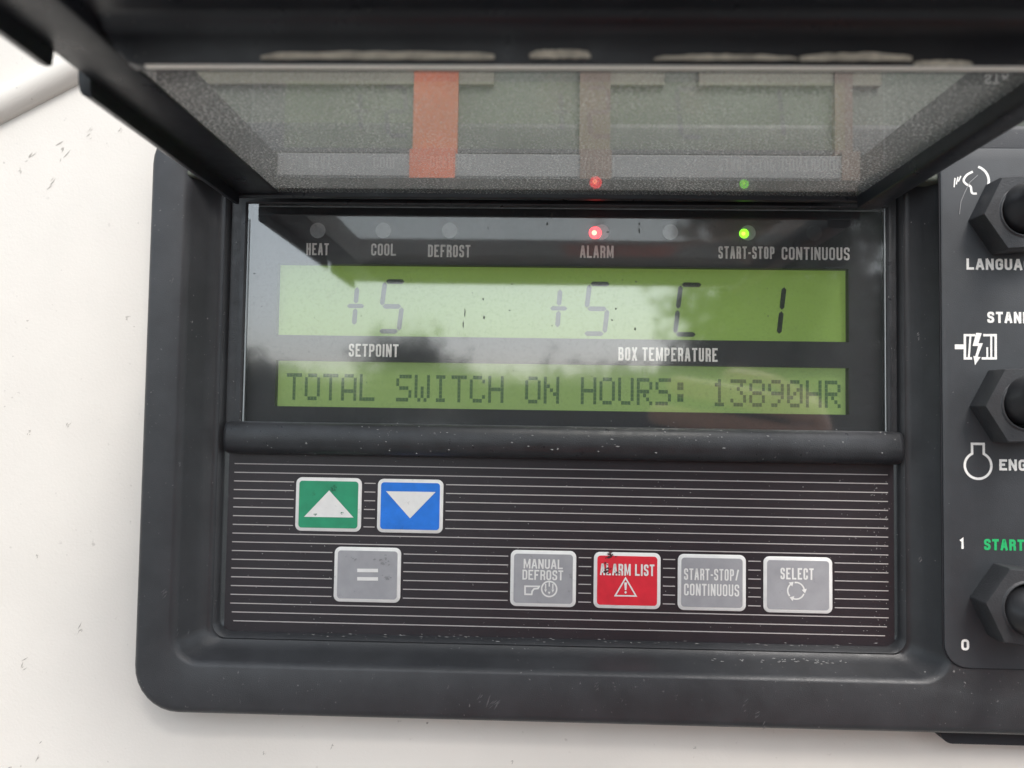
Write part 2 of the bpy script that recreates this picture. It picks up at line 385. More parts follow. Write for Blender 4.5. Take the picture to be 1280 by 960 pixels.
# -------- display block
DW = box_px(308, 259, 1106, 536, 0)
pane = MB(); pane.box(DW[0], DW[1], -.0009, .0006, DW[2], DW[3])
po = pane.build('display_window', m_pane, unit)
YM = .0019
mb = MB(); oo = (OPN[0]-.0015, OPN[1]+.0015, DW[2]-.004, OPN[3]+.004); od = (DW[0]-.0001, DW[1]+.0001, DW[2]-.003, DW[3]+.0001)
def rect(b): return [(b[0], b[2]), (b[1], b[2]), (b[1], b[3]), (b[0], b[3])]
mb.loft([at_y(rect(oo), .0032), at_y(rect(oo), .0002), at_y(rect((od[0]-.0022, od[1]+.0016, od[2], od[3]+.0014)), .0002), at_y(rect((od[0]-.0018, od[1]+.0013, od[2], od[3]+.0011)), -.0011), at_y(rect((od[0]-.0006, od[1]+.0006, od[2], od[3]+.0004)), -.0013), at_y(rect(od), -.0009), at_y(rect(od), .0032)])
mb.build('display_trim', m_bar, unit, smooth=30)
U = box_px(346, 333, 1061, 423, YM); Lw = box_px(344, 455, 1061, 513, YM)
mb = MB()                                              # mask: a plate with two openings, seen edges included
xs0, xs1 = DW[0]-.0006, DW[1]+.0006; ZS = [DW[2]-.002, Lw[2], Lw[3], U[2], U[3], DW[3]]
def q(x0, x1, z0, z1): mb.add([(x0, YM, z0), (x1, YM, z0), (x1, YM, z1), (x0, YM, z1)], [(0, 1, 2, 3)])
q(xs0, xs1, ZS[0], ZS[1]); q(xs0, Lw[0], ZS[1], ZS[2]); q(Lw[1], xs1, ZS[1], ZS[2]); q(xs0, xs1, ZS[2], ZS[3]); q(xs0, U[0], ZS[3], ZS[4]); q(U[1], xs1, ZS[3], ZS[4]); q(xs0, xs1, ZS[4], ZS[5])
YL = .0042
for b in (U, Lw):
    mb.loft([at_y([(b[0], b[2]), (b[1], b[2]), (b[1], b[3]), (b[0], b[3])], YM), at_y([(b[0], b[2]), (b[1], b[2]), (b[1], b[3]), (b[0], b[3])], YL+.001)])
mb.build('display_mask', m_mask, unit, smooth=False)
# thin bright rim of the glass
eb = MB(); m_ge = mat('glass edge', (.30, .33, .34), .3)
eb.box(DW[0]+.0002, DW[0]+.00055, -.00125, -.00092, DW[2], DW[3]-.0045); eb.build('glass_edge', m_ge, unit); eb = MB(); eb.box(DW[1]-.00055, DW[1]-.0003, -.00120, -.00092, DW[2], DW[3])
eb.build('glass_edge', m_ge, unit)

lcd = MB(); lcd.box(U[0]-.001, U[1]+.001, YL, YL+.001, U[2]-.001, U[3]+.001); lcd1 = lcd.build('main_display', m_lcd, unit)
lcd1['label'] = 'green backlit strip showing large seven segment figures'
lcd = MB(); lcd.box(Lw[0]-.001, Lw[1]+.001, YL, YL+.001, Lw[2]-.001, Lw[3]+.001); lcd2 = lcd.build('text_display', m_lcd2, unit)
lcd2['label'] = 'yellowish green strip with one line of dot matrix text'
# the right end of the main strip is a shade deeper green, as printed
YS = YL-.00012
def seg(mb, p0, p1, t):
    p0, p1 = Vector(p0), Vector(p1); d = (p1-p0).normalized(); n = Vector((-d.y, d.x)); g = t*.14
    a, b = p0+d*g, p1-d*g
    pts = [a, a+d*t*.5+n*t*.5, b-d*t*.5+n*t*.5, b, b-d*t*.5-n*t*.5, a+d*t*.5-n*t*.5]
    poly(mb, pts, YS)
SEG = {'5': 'afgcd', 'C': 'afed', '1': 'bc'}
def digit(ch, px0, py0, px1, py1):
    mb = MB(); b = box_px(px0, py0, px1, py1, YS); t = .00135; sh = .10*(b[3]-b[2])
    def pt(i, j): return (b[0]+t/2+(b[1]-b[0]-t)*i*.86+sh*j, b[2]+t/2+(b[3]-b[2]-t)*j)
    ends = {'a': ((0,1),(1,1)), 'b': ((1,1),(1,.5)), 'c': ((1,.5),(1,0)), 'd': ((0,0),(1,0)), 'e': ((0,.5),(0,0)), 'f': ((0,1),(0,.5)), 'g': ((0,.5),(1,.5))}
    if ch == '+':
        xm = (b[0]+b[1])/2; zm = (b[2]+b[3])/2
        seg(mb, (xm+sh*.3, b[3]), (xm, zm+t*.35), t); seg(mb, (xm, zm-t*.35), (xm-sh*.3, b[2]), t); seg(mb, (b[0], zm), (b[1], zm), t*.9)
    else:
        for s in SEG[ch]: seg(mb, pt(*ends[s][0]), pt(*ends[s][1]), t)
    return mb.build('figure', m_seg, lcd1, smooth=False)
digit('+', 433, 358, 456, 407); digit('5', 471, 349, 506, 417)
digit('+', 687, 361, 710, 410); digit('5', 727, 352, 763, 420)
digit('C', 841, 353, 878, 421); digit('1', 944, 355, 981, 421)
FONT = {'T':'11111 00100 00100 00100 00100 00100 00100','O':'01110 10001 10001 10001 10001 10001 01110','A':'01110 10001 10001 10001 11111 10001 10001','L':'10000 10000 10000 10000 10000 10000 11111',
'S':'01111 10000 10000 01110 00001 00001 11110','W':'10001 10001 10001 10101 10101 10101 01010','I':'01110 00100 00100 00100 00100 00100 01110','C':'01110 10001 10000 10000 10000 10001 01110','H':'10001 10001 10001 11111 10001 10001 10001',
'N':'10001 10001 11001 10101 10011 10001 10001','U':'10001 10001 10001 10001 10001 10001 01110','R':'11110 10001 10001 11110 10100 10010 10001',':':'00000 01100 01100 00000 01100 01100 00000','1':'00100 01100 00100 00100 00100 00100 01110',
'3':'11111 00010 00100 00010 00001 10001 01110','8':'01110 10001 10001 01110 10001 10001 01110','9':'01110 10001 10001 01111 00001 00010 01100','0':'01110 10001 10011 10101 11001 10001 01110'}
tb = box_px(358, 471, 1051, 505, YS); msg = 'TOTAL SWITCH ON HOURS: 13890HR'
pitch = (tb[1]-tb[0])/29.85; cw = pitch/5.95; ch = (tb[3]-tb[2])/7; k = 0
for word in msg.split(' '):
    mb = MB()
    for c in word:
        for r, row in enumerate(FONT[c].split()):
            for cc, bit in enumerate(row):
                if bit == '1':
                    x = tb[0]+pitch*k+cw*cc; z = tb[3]-ch*(r+1)
                    mb.add([(x+cw*.03, YS, z+ch*.03), (x+cw*.97, YS, z+ch*.03), (x+cw*.97, YS, z+ch*.97), (x+cw*.03, YS, z+ch*.97)], [(0, 1, 2, 3)])
        k += 1
    mb.build('dot_text', m_dot, lcd2, smooth=False); k += 1

YP = YM-.00012
for txt, px in (('HEAT', (383,304,411,319)), ('COOL', (464,304.5,495,319.5)), ('DEFROST', (535,306,588,321.5)), ('ALARM', (725,307,767,322.5)), ('START-STOP', (898,308,968,323.5)), ('CONTINUOUS', (977,309,1062,325)), ('SETPOINT', (436,430,498,446)), ('BOX TEMPERATURE', (773,434.5,897,451.5))):
    print_text('printed_label', txt, px, YP, unit, sw=.15, gap=.11)
for px, py, kind in ((397,288,0), (479,288,0), (562,288,0), (752,290,'r'), (838,290,0), (935,291,'g'), (1018,291,1)):
    c = P(px, py, YP); r = P(px+9.7, py, YP).x-c.x
    mb = MB(); mb.loft([at_y([(c.x+r*math.cos(t), c.z+r*math.sin(t)) for t in [2*math.pi*i/32 for i in range(32)]], YM+.0001), at_y([(c.x+r*math.cos(t), c.z+r*math.sin(t)) for t in [2*math.pi*i/32 for i in range(32)]], YP+.00002)], False, True)
    lamp = mb.build('indicator_lamp', m_dark_lens if kind == 1 else m_lens, unit, smooth=50)
    if kind in ('r', 'g'):
        lamp['label'] = 'red lamp lit above the word ALARM' if kind == 'r' else 'green lamp lit above START-STOP'
        c2 = P(px-(8 if kind == 'r' else 5), py+1, YP); mb = MB(); rr_ = r*(.80 if kind == 'r' else .62)
        mb.dome((c2.x, YP-.00004, c2.z), rr_, .0005); mb.build('glowing_bulb', m_redled if kind == 'r' else m_greenled, lamp, smooth=60)
        mb = MB(); mb.dome((c2.x-r*.12, YP-.00042, c2.z-r*.05), rr_*.42, .00025); mb.build('bulb_core', m_redcore if kind == 'r' else m_greencore, lamp, smooth=60)
# dried drips and specks on the glass
mb = MB()
def blot(px, py, w, h, Y):
    c = P(px, py, Y); s = .000217; n = 9
    poly(mb, [(c.x+w*s/2*math.cos(2*math.pi*i/n)*random.uniform(.5, 1.1), c.z+h*s/2*math.sin(2*math.pi*i/n)*random.uniform(.6, 1.1)) for i in range(n)], Y)
for k, (px, py, w, h) in enumerate([(690,270,3,9), (684,280,3,6), (799,289,3,10), (799,280,2,4), (581,391,1.6,14), (579,406,1.5,12), (604,374,2,4), (605,397,2,6), (794,411,2.5,5), (795,352,3,3), (770,386,3,3), (765,400,3,2.5), (610,285,2,4), (642,264,2,4), (656,268,1.5,5), (628,266,1.2,6), (826,263,1.5,3), (865,266,2,4), (700,262,3,3), (893,283,2,3), (760,290,5,2), (872,263,2,2), (309,352,1.5,2), (318,342,2,2), (640,355,2,3), (637,388,3,2), (690,407,2,2), (960,395,1.5,3), (740,470,1.5,2), (560,528,9,1)]):
    blot(px, py, w, h, -.00094-.00001*(k % 5))
for k in range(55): blot(random.uniform(320, 1090), random.uniform(258, 520), random.uniform(.7, 1.7), random.uniform(.8, 2.4), -.00093)
mb.build('dirt_specks', m_dirt, unit, smooth=False)['kind'] = 'stuff'

# -------- keypad
KP = box_px(286, 545, 1115, 806, 0)
YK = .0010
mb = MB(); mb.loft([at_y(rr(KP[0]-.001, KP[1]+.001, KP[2]-.0015, KP[3], .004), YK+.0004), at_y(rr(KP[0]-.001, KP[1]+.001, KP[2]-.0015, KP[3], .004), YK)], False, True)
keypad = mb.build('keypad', m_keypad, unit, smooth=40)
KEYS = [('green', (370,597,452,664)), ('blue', (472,599,554,666)), ('equal', (418,684,501,752.5)), ('defrost', (638,688,720,758)), ('alarm', (742,690.5,825.5,760.5)), ('cont', (847,693,932,763)), ('select', (954,696,1040,766))]
KB = {n: box_px(*p, YK) for n, p in KEYS}
mb = MB(); g = .0007; zt = (P(290, 579.7, YK).z+P(1110, 593.2, YK).z)/2; zb = (P(290, 775.7, YK).z+P(1110, 794.8, YK).z)/2
lw = .00026
for i in range(19):
    z = zt+(zb-zt)*i/18; x0, x1 = KP[0]+(.0006 if i < 17 else .0006+.0005*(i-16)), KP[1]-(.0006 if i < 17 else .0006+.0005*(i-16)); cuts = sorted((b[0]-g, b[1]+g) for b in KB.values() if b[2]-.0003 < z < b[3]+.0003)
    x = x0
    for a, b in cuts+[(x1, None)]:
        if a > x: mb.add([(x, YK-.00005, z-lw/2), (a, YK-.00005, z-lw/2), (a, YK-.00005, z+lw/2), (x, YK-.00005, z+lw/2)], [(0, 1, 2, 3)])
        x = b
ln = mb.build('pinstripe_print', m_line, keypad, smooth=False)
KL = {'green': 'green key with white up triangle', 'blue': 'blue key with white down triangle', 'equal': 'grey key with equals sign', 'defrost': 'grey key reading MANUAL DEFROST', 'alarm': 'red key reading ALARM LIST', 'cont': 'grey key reading START-STOP/CONTINUOUS', 'select': 'grey key reading SELECT with circling arrows'}
YT = YK-.00052
for n, p in KEYS:
    b = KB[n]; bw = .00095; mb = MB()
    mb.loft([at_y(rr(*b, .0017), YK+.0001), at_y(rr(*b, .0017), YK-.00025), at_y(rr(*inset(b, .00018), .0016), YK-.00038)], False, True)
    key = mb.build('key', m_white, unit, smooth=40); key['label'] = KL[n]
    mb = MB(); fb = inset(b, bw)
    mb.loft([at_y(rr(*fb, .0009), YK-.0003), at_y(rr(*fb, .0009), YK-.00044)], False, True)
    mb.build('key_face', {'green': m_green, 'blue': m_blue, 'alarm': m_red}.get(n, m_grey), key, smooth=40)
    def pt(px, py): v = P(px, py, YT); return (v.x, v.z)
    mb = MB(); s = .000217
    if n == 'green': poly(mb, [pt(380,646), pt(442,647), pt(411.5,613)], YT)
    elif n == 'blue': poly(mb, [pt(482.5,614), pt(544.5,615), pt(512.5,648)], YT)
    elif n == 'equal':
        for y in (713, 723.5): poly(mb, [pt(446.5,y-2.2), pt(472.5,y-2), pt(472.5,y+2.4), pt(446.5,y+2.2)], YT)
    elif n == 'defrost':
        letters(mb, 'MANUAL', box_px(654.5, 699, 703.5, 711, YT), YT, sw=.16, gap=.11); letters(mb, 'DEFROST', box_px(653, 712.5, 704, 725, YT), YT, sw=.155, gap=.11)
        stroke(mb, [pt(656.3,732.8), pt(674,733), pt(672.5,735.6), pt(667.6,736), pt(665.2,739), pt(664.6,743), pt(656.3,742.8)], 2.1*s, YT, True)
        c = pt(686.5, 736.2); stroke(mb, arc2(c, 9.6*s, 0, 354, 40), 2*s, YT, True)
        for dx in (-4.6, 0, 4.6):
            lo = 5 if dx else 2
            stroke(mb, [(c[0]+dx*s, c[1]+(6.5 if dx else 8.5)*s), (c[0]+dx*s, c[1]-(lo-5)*s)], 1.7*s, YT)
            poly(mb, [(c[0]+dx*s-1.7*s, c[1]-(.5 if dx else 3.5)*s), (c[0]+dx*s, c[1]-(4.5 if dx else 7)*s), (c[0]+dx*s+1.7*s, c[1]-(.5 if dx else 3.5)*s)], YT-.00003)
    elif n == 'alarm':
        letters(mb, 'ALARM LIST', box_px(750, 705, 818, 719.5, YT), YT, sw=.155, gap=.10)
        stroke(mb, [pt(782,722.5), pt(795,745), pt(769,744.6)], 1.9*s, YT, True)
        poly(mb, [pt(780.3,728), pt(783.7,728), pt(783,737.5), pt(781,737.5)], YT-.00003); c = pt(782, 740.4); poly(mb, arc2(c, 1.5*s, 0, 345, 12), YT-.00003)
    elif n == 'cont':
        letters(mb, 'START-STOP/', box_px(855, 711, 924, 725.5, YT), YT, sw=.135, gap=.10); letters(mb, 'CONTINUOUS', box_px(855, 730, 924, 745, YT), YT, sw=.135, gap=.10)
    else:
        letters(mb, 'SELECT', box_px(975.5, 710, 1017, 724.5, YT), YT, sw=.15, gap=.11)
        c = pt(995, 738.5)
        for a in (100, 220, 340):
            stroke(mb, arc2(c, 10.4*s, a, a-88), 1.9*s, YT)
            e = math.radians(a-88); q0 = Vector((c[0]+10.4*s*math.cos(e), c[1]+10.4*s*math.sin(e))); tdir = Vector((math.sin(e), -math.cos(e))); nr = Vector((math.cos(e), math.sin(e)))
            poly(mb, [q0+nr*3.4*s, q0+tdir*5.2*s, q0-nr*3.4*s], YT-.00003)
    mb.build('key_symbol', m_white, key, smooth=False)
    if n in ('green', 'equal', 'alarm'):
        mb = MB()
        for (px, py, r) in {'green': [(418,610,5), (394,643,2), (427,641,2)], 'equal': [(479,701,7), (443,699,3), (483,722,5)], 'alarm': [(764,695,6), (759,709,6), (772,716,3)]}[n]:
            for k in range(12):
                c = P(px+random.gauss(0, r*.5), py+random.gauss(0, r*.4), YT); w = r*.00005*random.uniform(.3, 1.3)
                poly(mb, [(c.x+w*math.cos(2*math.pi*i/7)*random.uniform(.5, 2), c.z+w*math.sin(2*math.pi*i/7)*random.uniform(.5, 1.2)) for i in range(7)], YT-.00006-k*.000006)
        mb.build('smudge', mat('smudge', {'green': (.014,.14,.075), 'equal': (.24,.24,.25), 'alarm': (.05,.015,.018)}[n], .6), key, smooth=False)

# -------- rounded bar between display and keypad
bx0, bx1 = P(276, 545, -.005).x, P(1134, 560, -.005).x; zt_, zb_ = P(700, 533, -.004).z, P(700, 574, -.003).z
zc, hr = (zt_+zb_)/2, (zt_-zb_)/2
prof = [(zc+hr, .001), (zc+hr, -.0024), (zc+hr*.93, -.0036), (zc+hr*.78, -.0044), (zc+hr*.5, -.0050), (zc, -.0054), (zc-hr*.5, -.0050), (zc-hr*.85, -.0038), (zc-hr, -.0020), (zc-hr, .001)]
mb = MB(); mb.loft([[(x, y*sc_, zc+(z-zc)*sz) for z, y in prof] for x, sc_, sz in ((bx0, .55, .8), (bx0+.0005, .85, .95), (bx0+.0016, 1, 1), (bx1-.0016, 1, 1), (bx1-.0005, .85, .95), (bx1, .55, .8))], True, True, closed=False)
mb.build('divider_bar', m_bar, unit, smooth=50)

mb = MB()
for k in range(70):
    px = random.uniform(300, 1120); py = random.choice((536, 548, 560))+random.gauss(0, 5)
    fleck(px, py, random.uniform(.8, 3.5), random.uniform(.5, 1.6), -.00548-.000004*(k % 7))
for (px, py, w) in ((765,549,5), (772,558,6), (820,566,4), (690,562,4), (640,553,3), (905,560,5), (960,545,4)): fleck(px, py, w, 1.6, -.00552)
mb.build('dust_specks', m_dust, unit, smooth=False)['kind'] = 'stuff'
mb = MB()
for k in range(170):
    px = random.choice((min(1108, random.gauss(1100, 9)), random.uniform(300, 1108))); fleck(px, random.uniform(600, 790), random.uniform(.7, 1.8), random.uniform(.6, 1.6), YK-.0001-.000004*(k % 7))
mb.build('dust_specks', m_dust, unit, smooth=False)['kind'] = 'stuff'

# -------- switch plate with three toggle switches
YQ = YF-.0005
PB = box_px(1178.5, 186, 1500, 838, YQ)
mb = MB(); mb.loft([at_y(rr(*grow(PB, .00035), .0062), YF+.0002), at_y(rr(*grow(PB, .00035), .0062), YF-.00012)], False, True); mb.build('plate_gap', m_gasket, unit, smooth=40)
mb = MB(); mb.loft([at_y(rr(*PB, .006), YF), at_y(rr(*PB, .006), YQ+.0001), at_y(rr(*inset(PB, .0002), .006), YQ)], False, True); mb.build('switch_plate', m_plate, unit, smooth=40)
YI = YQ-.00006
for txt, px, mm in (('LANGUAGE', (1208,323.5,1301,337.5), m_print), ('STANDBY', (1234,390,1309,404), m_print), ('ENGINE', (1249,574.5,1312,588.5), m_print), ('START', (1230,674,1280,688), m_gprint), ('1', (1199,672.5,1206,686), m_print), ('0', (1201.5,799,1211.5,813), m_print)):
    print_text('printed_label', txt, px, YI, unit, mm, sw=.22, gap=.14, rnd=.52)
def pi_(px, py): v = P(px, py, YI); return (v.x, v.z)
s = .000213
mb = MB()                                              # electric motor with a lightning bolt
stroke(mb, [pi_(1219,419), pi_(1206,419), pi_(1206,448), pi_(1215,448)], 3*s, YI); stroke(mb, [pi_(1229,419), pi_(1244.5,419), pi_(1244.5,448), pi_(1227,448)], 3*s, YI)
stroke(mb, [pi_(1193.5,433.5), pi_(1205,433.5)], 6*s, YI); stroke(mb, [pi_(1213,420), pi_(1211,447)], 2.4*s, YI); stroke(mb, [pi_(1239,420), pi_(1239,447)], 2.4*s, YI); stroke(mb, [pi_(1234,434), pi_(1234,447)], 2.2*s, YI)
poly(mb, [pi_(1220,416), pi_(1227,416.5), pi_(1223,429), pi_(1228.5,429), pi_(1221.5,447), pi_(1218.5,446.5), pi_(1222.5,432.5), pi_(1215.5,432.5)], YI-.00005); poly(mb, [pi_(1216.5,445), pi_(1225.5,446.5), pi_(1218.5,456.5)], YI-.00008)
mb.build('printed_symbol', m_print, unit, smooth=False)
mb = MB(); c = pi_(1222.5, 582); r = 16*s              # engine: ring with an open neck
pts = arc2(c, r, 116, 424, 44); top = 26.5*s
stroke(mb, [(pts[0][0], c[1]+top)]+pts+[(pts[-1][0], c[1]+top)], 3*s, YI); stroke(mb, [(pts[0][0]-1.5*s, c[1]+top), (pts[-1][0]+1.5*s, c[1]+top)], 3*s, YI)
mb.build('printed_symbol', m_print, unit, smooth=False)
mb = MB()                                              # talking head
stroke(mb, arc2(pi_(1217,226), 18.5*s, 72, -24, 20), 3*s, YI)
def soft(*pts): return round_path([pi_(p[0], p[1]) + tuple(p[2:]) for p in pts], False, 4*s)
stroke(mb, soft((1216,214.5), (1208,218.5,1), (1203.5,226,1), (1208.5,231,1), (1213.5,232.5,1), (1214.5,242,1), (1221,242)), 2.8*s, YI)
for k in range(3): stroke(mb, [pi_(1201-k*3.6,220+k*1.2), pi_(1197.8-k*2.6,227+k*3.6)], 1.6*s, YI)
mb.build('printed_symbol', m_print, unit, smooth=False)
mb = MB(); v0 = [pi_(*p_) for p_ in ((1222,219), (1212,228), (1206,240), (1201,252), (1199,268))]; stroke(mb, v0, .8*s, YI-.0001); mb.build('scratch', mat('scratch', (.3, .3, .3), .5), unit, smooth=False)
def toggle(px, py, rotdeg, tilt, R):
    c = P(px, py, YQ); sw = kid(empty('toggle_switch', (c.x, YQ, c.z), unit))
    a0 = math.radians(rotdeg)
    def hexl(R, y): return [(R*math.cos(a0+i*math.pi/3), y, R*math.sin(a0+i*math.pi/3)) for i in range(6)]
    def circ(R, y, n=36, ox=0, oz=0): return [(ox+R*math.cos(2*math.pi*i/n), y, oz+R*math.sin(2*math.pi*i/n)) for i in range(n)]
    H = .0068; mb = MB()
    # prism with a chamfered face, ring of the face bridged to the round socket
    mb.loft([hexl(R, .0002), hexl(R, -H+.0006), hexl(R*.965, -H)])
    h6 = hexl(R*.965, -H); ring = []
    for i in range(6):
        for k in range(6): ring.append(tuple(Vector(h6[i]).lerp(Vector(h6[(i+1) % 6]), k/6)))
    c36 = [(R*.62*math.cos(a0+2*math.pi*i/36), -H, R*.62*math.sin(a0+2*math.pi*i/36)) for i in range(36)]
    c36b = [(x*.97, -H-.0004, z*.97) for x, y, z in c36]; c36c = [(x*.90, -H-.0003, z*.90) for x, y, z in c36]; c36d = [(x*.86, -H+.0018, z*.86) for x, y, z in c36]
    mb.loft([ring, c36, c36b, c36c, c36d]); mb.build('hex_nut', m_nut, sw, smooth=35, bevel=.0004)
    mb = MB(); prof = [(.56, .0016), (.53, -.0003), (.47, -.0016), (.38, -.0030), (.30, -.0042), (.26, -.0070), (.27, -.0110), (.29, -.0140), (.25, -.0162), (.13, -.0172)]
    mb.loft([[(x, y, z+(-y-.001)*tilt) for x, y, z in circ(R*q0, -H+q1)] for q0, q1 in prof], False, True); mb.build('rubber_boot', m_boot, sw, smooth=60)
    return sw
RN = .0108
for px, py, ro, tl, lb in ((1262, 273, 4, .25, 'topmost hexagonal switch above LANGUAGE'), (1264, 507, 2, .25, 'middle hexagonal switch above ENGINE'), (1265, 752, -5, -.2, 'lowest hexagonal switch between 1 and 0')):
    toggle(px, py, ro, tl, RN)['label'] = lb

# -------- upper housing behind the raised cover, seen through its window
HZ = .0645
mb = MB(); mb.box(P(230,150,YF).x, OUT[1]-.01, YF+.0003, YF+.006, HZ, .135); up = mb.build('upper_housing', m_upper, unit, bevel=.001)
for x0, x1 in ((205, 618), (748, 830), (872, 1100)):
    z0, z1 = P(640, 109, YF).z, P(640, 60, YF).z
    mb = MB(); mb.box(P(x0,100,YF).x, P(x1,100,YF).x, YF-.0012, YF+.0001, z0, z1); mb.build('cream_reflection', m_cream, unit, bevel=.0005)  # added bars that stand in for a beige reflection in the window
def reflection(px0, px1, m, label, top):                    # added strip: an orange reflection given a shape, carried down over the seal
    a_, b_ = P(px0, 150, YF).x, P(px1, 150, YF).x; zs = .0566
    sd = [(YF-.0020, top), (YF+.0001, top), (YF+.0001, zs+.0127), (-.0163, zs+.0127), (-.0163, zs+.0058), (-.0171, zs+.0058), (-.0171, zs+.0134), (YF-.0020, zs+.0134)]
    mb = MB(); mb.loft([[(x, y, z) for y, z in sd] for x in (a_, b_)], True, True); mb.build('orange_reflection', m, unit)['label'] = label
reflection(518, 573, m_orange, 'orange strip in place of a reflection in the cover window', .125)
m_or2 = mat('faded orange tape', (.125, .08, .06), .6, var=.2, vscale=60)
for x0, x1 in ((724, 762), (1040, 1062)): reflection(x0, x1, m_or2, 'faint reddish strip in place of a reflection in the cover window', .110)

# -------- raised cover, hinged over the display
ZB = .0566                                             # underside of its border
XL0, XL1, XR0, XR1 = -.0828, -.0697, .0850, .0918
ZR = .0540                                             # lower edge of the near rim
cov = kid(empty('cover', (0, YF-.004, ZB+.006), unit)); cov['label'] = 'black hinged cover with a dusty window, swung up'
covb = MB(); Y0, YH, YN = -.0112, -.0250, -.0980       # hinge line, window's inner edge, near rim
base = Vector((0, YF-.004, ZB+.006))
def cb(mb, x0, x1, y0, y1, z0, z1): mb.box(x0-base.x, x1-base.x, y0-base.y, y1-base.y, z0-base.z, z1-base.z); return mb
mb = MB()
# left arm with its notch, as an outline in side view pulled to width
XF = -.0806                                           # the notched outer flange runs from XL0 to here
side = [(Y0, ZB), (-.0808, ZB), (-.0814, ZB+.0012), (-.0816, ZB+.0050), (-.0918, ZB+.0038), (-.0922, ZB+.0006), (-.0930, ZB), (-.1260, ZB), (-.1260, ZB+.013), (Y0, ZB+.013)]
def arm(xs, sd):
    """a side outline pulled sideways; each station may lift the lower edge to chamfer it"""
    mb = MB(); n = len(sd); zc = ZB+.0045
    mb.loft([[(x, y-base.y, z+(up_ if z < zc else 0)-base.z) for y, z in sd] for x, up_ in xs], True, True)
    return mb
arm([(XL0, .0011), (XL0+.0004, .0005), (XL0+.0014, 0), (XF, 0)], side).build('notched_flange', m_cover, cov, smooth=35)
ZI = ZB+.0030
arm([(XF, 0), (XL1-.0008, 0), (XL1-.0002, .0002), (XL1, .0005)], [(Y0, ZI), (-.1262, ZI), (-.1262, ZB+.0128), (Y0, ZB+.0128)]).build('cover_arm', m_cover, cov, smooth=35)
arm([(XR0, .0008), (XR0+.0002, .0003), (XR0+.0008, 0), (XR1-.0014, 0), (XR1-.0004, .0005), (XR1, .0011)], [(Y0, ZB), (-.1260, ZB), (-.1260, ZB+.013), (Y0, ZB+.013)]).build('cover_arm', m_cover, cov, smooth=35)
mb = MB(); cb(mb, XL0+.0006, XR1-.0006, -.0111, -.0090, ZB+.0022, ZB+.0046); mb.build('hinge_rail', m_cover, cov, bevel=.0004)
mb = MB(); cb(mb, XL1+.0004, XR0-.0004, -.0167, -.0040, ZB+.0057, ZB+.0062); mb.build('window_seal', m_cover, cov)
mb = MB(); cb(mb, XL1+.0010, XR0-.0040, -.0165, -.0150, ZB+.0063, ZB+.0124); mb.build('seal_face', mat('daylit grey seal', (.15, .15, .155), .5, fleck=.2, fleckcol=(.35,.35,.34), fscale=1500), cov, bevel=.0003)  # daylight on this face is put into its paler grey
# near rim: a tall rounded lip facing the viewer, with a moulded grip above
mb = MB(); pr = [(YN+.0110, .0052), (YN+.0060, .0034), (YN+.0030, .0012), (YN+.0014, .0002), (YN+.0003, .0007), (YN, .0018), (YN-.0002, .0050), (YN-.0005, .0068), (YN-.0014, .0079), (YN-.0030, .0084), (YN-.0060, .0086), (YN-.0300, .0087)]
tops = [(YN-.0300, ZB+.0135), (YN+.0110, ZB+.0135)]
st = [(XL1-.0004, .0075), (XL1+.0012, .0058), (XL1+.0030, .0030), (XL1+.0046, .0012), (XL1+.0064, .0003), (XL1+.0090, 0), (XR0-.0080, 0), (XR0-.0055, .0003), (XR0-.0035, .0012), (XR0-.0018, .0030), (XR0-.0005, .0058), (XR0+.0004, .0075)]
mb.loft([[(x, y-base.y, ZR+max(dz, up_*min(1, dz/.0087)+up_*(1-dz/.0087))-base.z if dz < up_ else ZR+dz-base.z) for y, dz in pr] + [(x, y-base.y, z-base.z) for y, z in tops] for x, up_ in st], True, True); mb.build('near_rim', m_cover, cov, smooth=50)
for x0, x1 in ((-.066, -.036), (.010, .030), (.034, .0815)):        # moulded grip lips
    mb = MB(); mb.loft([[(x, YN-.0068+dy-base.y, ZR+.0088-dz-base.z) for dy, dz in ((0, -.001), (-.0002, .0010), (-.0014, .0016), (-.0030, .0010), (-.0034, -.001))] for x in (x0, x0+.001, x1-.001, x1)], True, True, closed=False)
    mb.build('grip_lip', m_cover, cov, smooth=60)
mb = MB()                                              # beige reflection painted as patches on the rim's lower lip
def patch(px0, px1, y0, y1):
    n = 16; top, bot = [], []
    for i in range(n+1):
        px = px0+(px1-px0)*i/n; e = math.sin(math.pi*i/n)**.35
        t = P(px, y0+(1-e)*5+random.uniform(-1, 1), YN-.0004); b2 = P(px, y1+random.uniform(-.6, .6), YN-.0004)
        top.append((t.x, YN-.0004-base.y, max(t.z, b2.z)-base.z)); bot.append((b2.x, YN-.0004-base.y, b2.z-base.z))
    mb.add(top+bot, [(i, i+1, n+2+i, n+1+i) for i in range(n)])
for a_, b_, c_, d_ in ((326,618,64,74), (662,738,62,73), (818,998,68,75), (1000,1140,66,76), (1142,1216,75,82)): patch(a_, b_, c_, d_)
mb.build('beige_reflection', m_rimrefl, cov, smooth=False)
mb = MB(); cb(mb, XL1+.0080, XR0-.0070, YN-.0006, YN+.0003, ZR+.0001, ZR+.0004); mb.build('edge_highlight', m_edge, cov)  # pale strip painting the highlight along the rim's lower edge
# the dusty pane
mb = MB(); cb(mb, XL1-.0005, XR0+.0005, YN+.0120, -.0109, ZB+.0034, ZB+.0054); mb.build('cover_window', m_window, cov)
mb = MB(); mb.box(-.0800, .0940, -.0108, YF+.0005, ZB+.0024, ZB+.0048); mb.build('hinge_barrel', m_gasket, unit, bevel=.001)

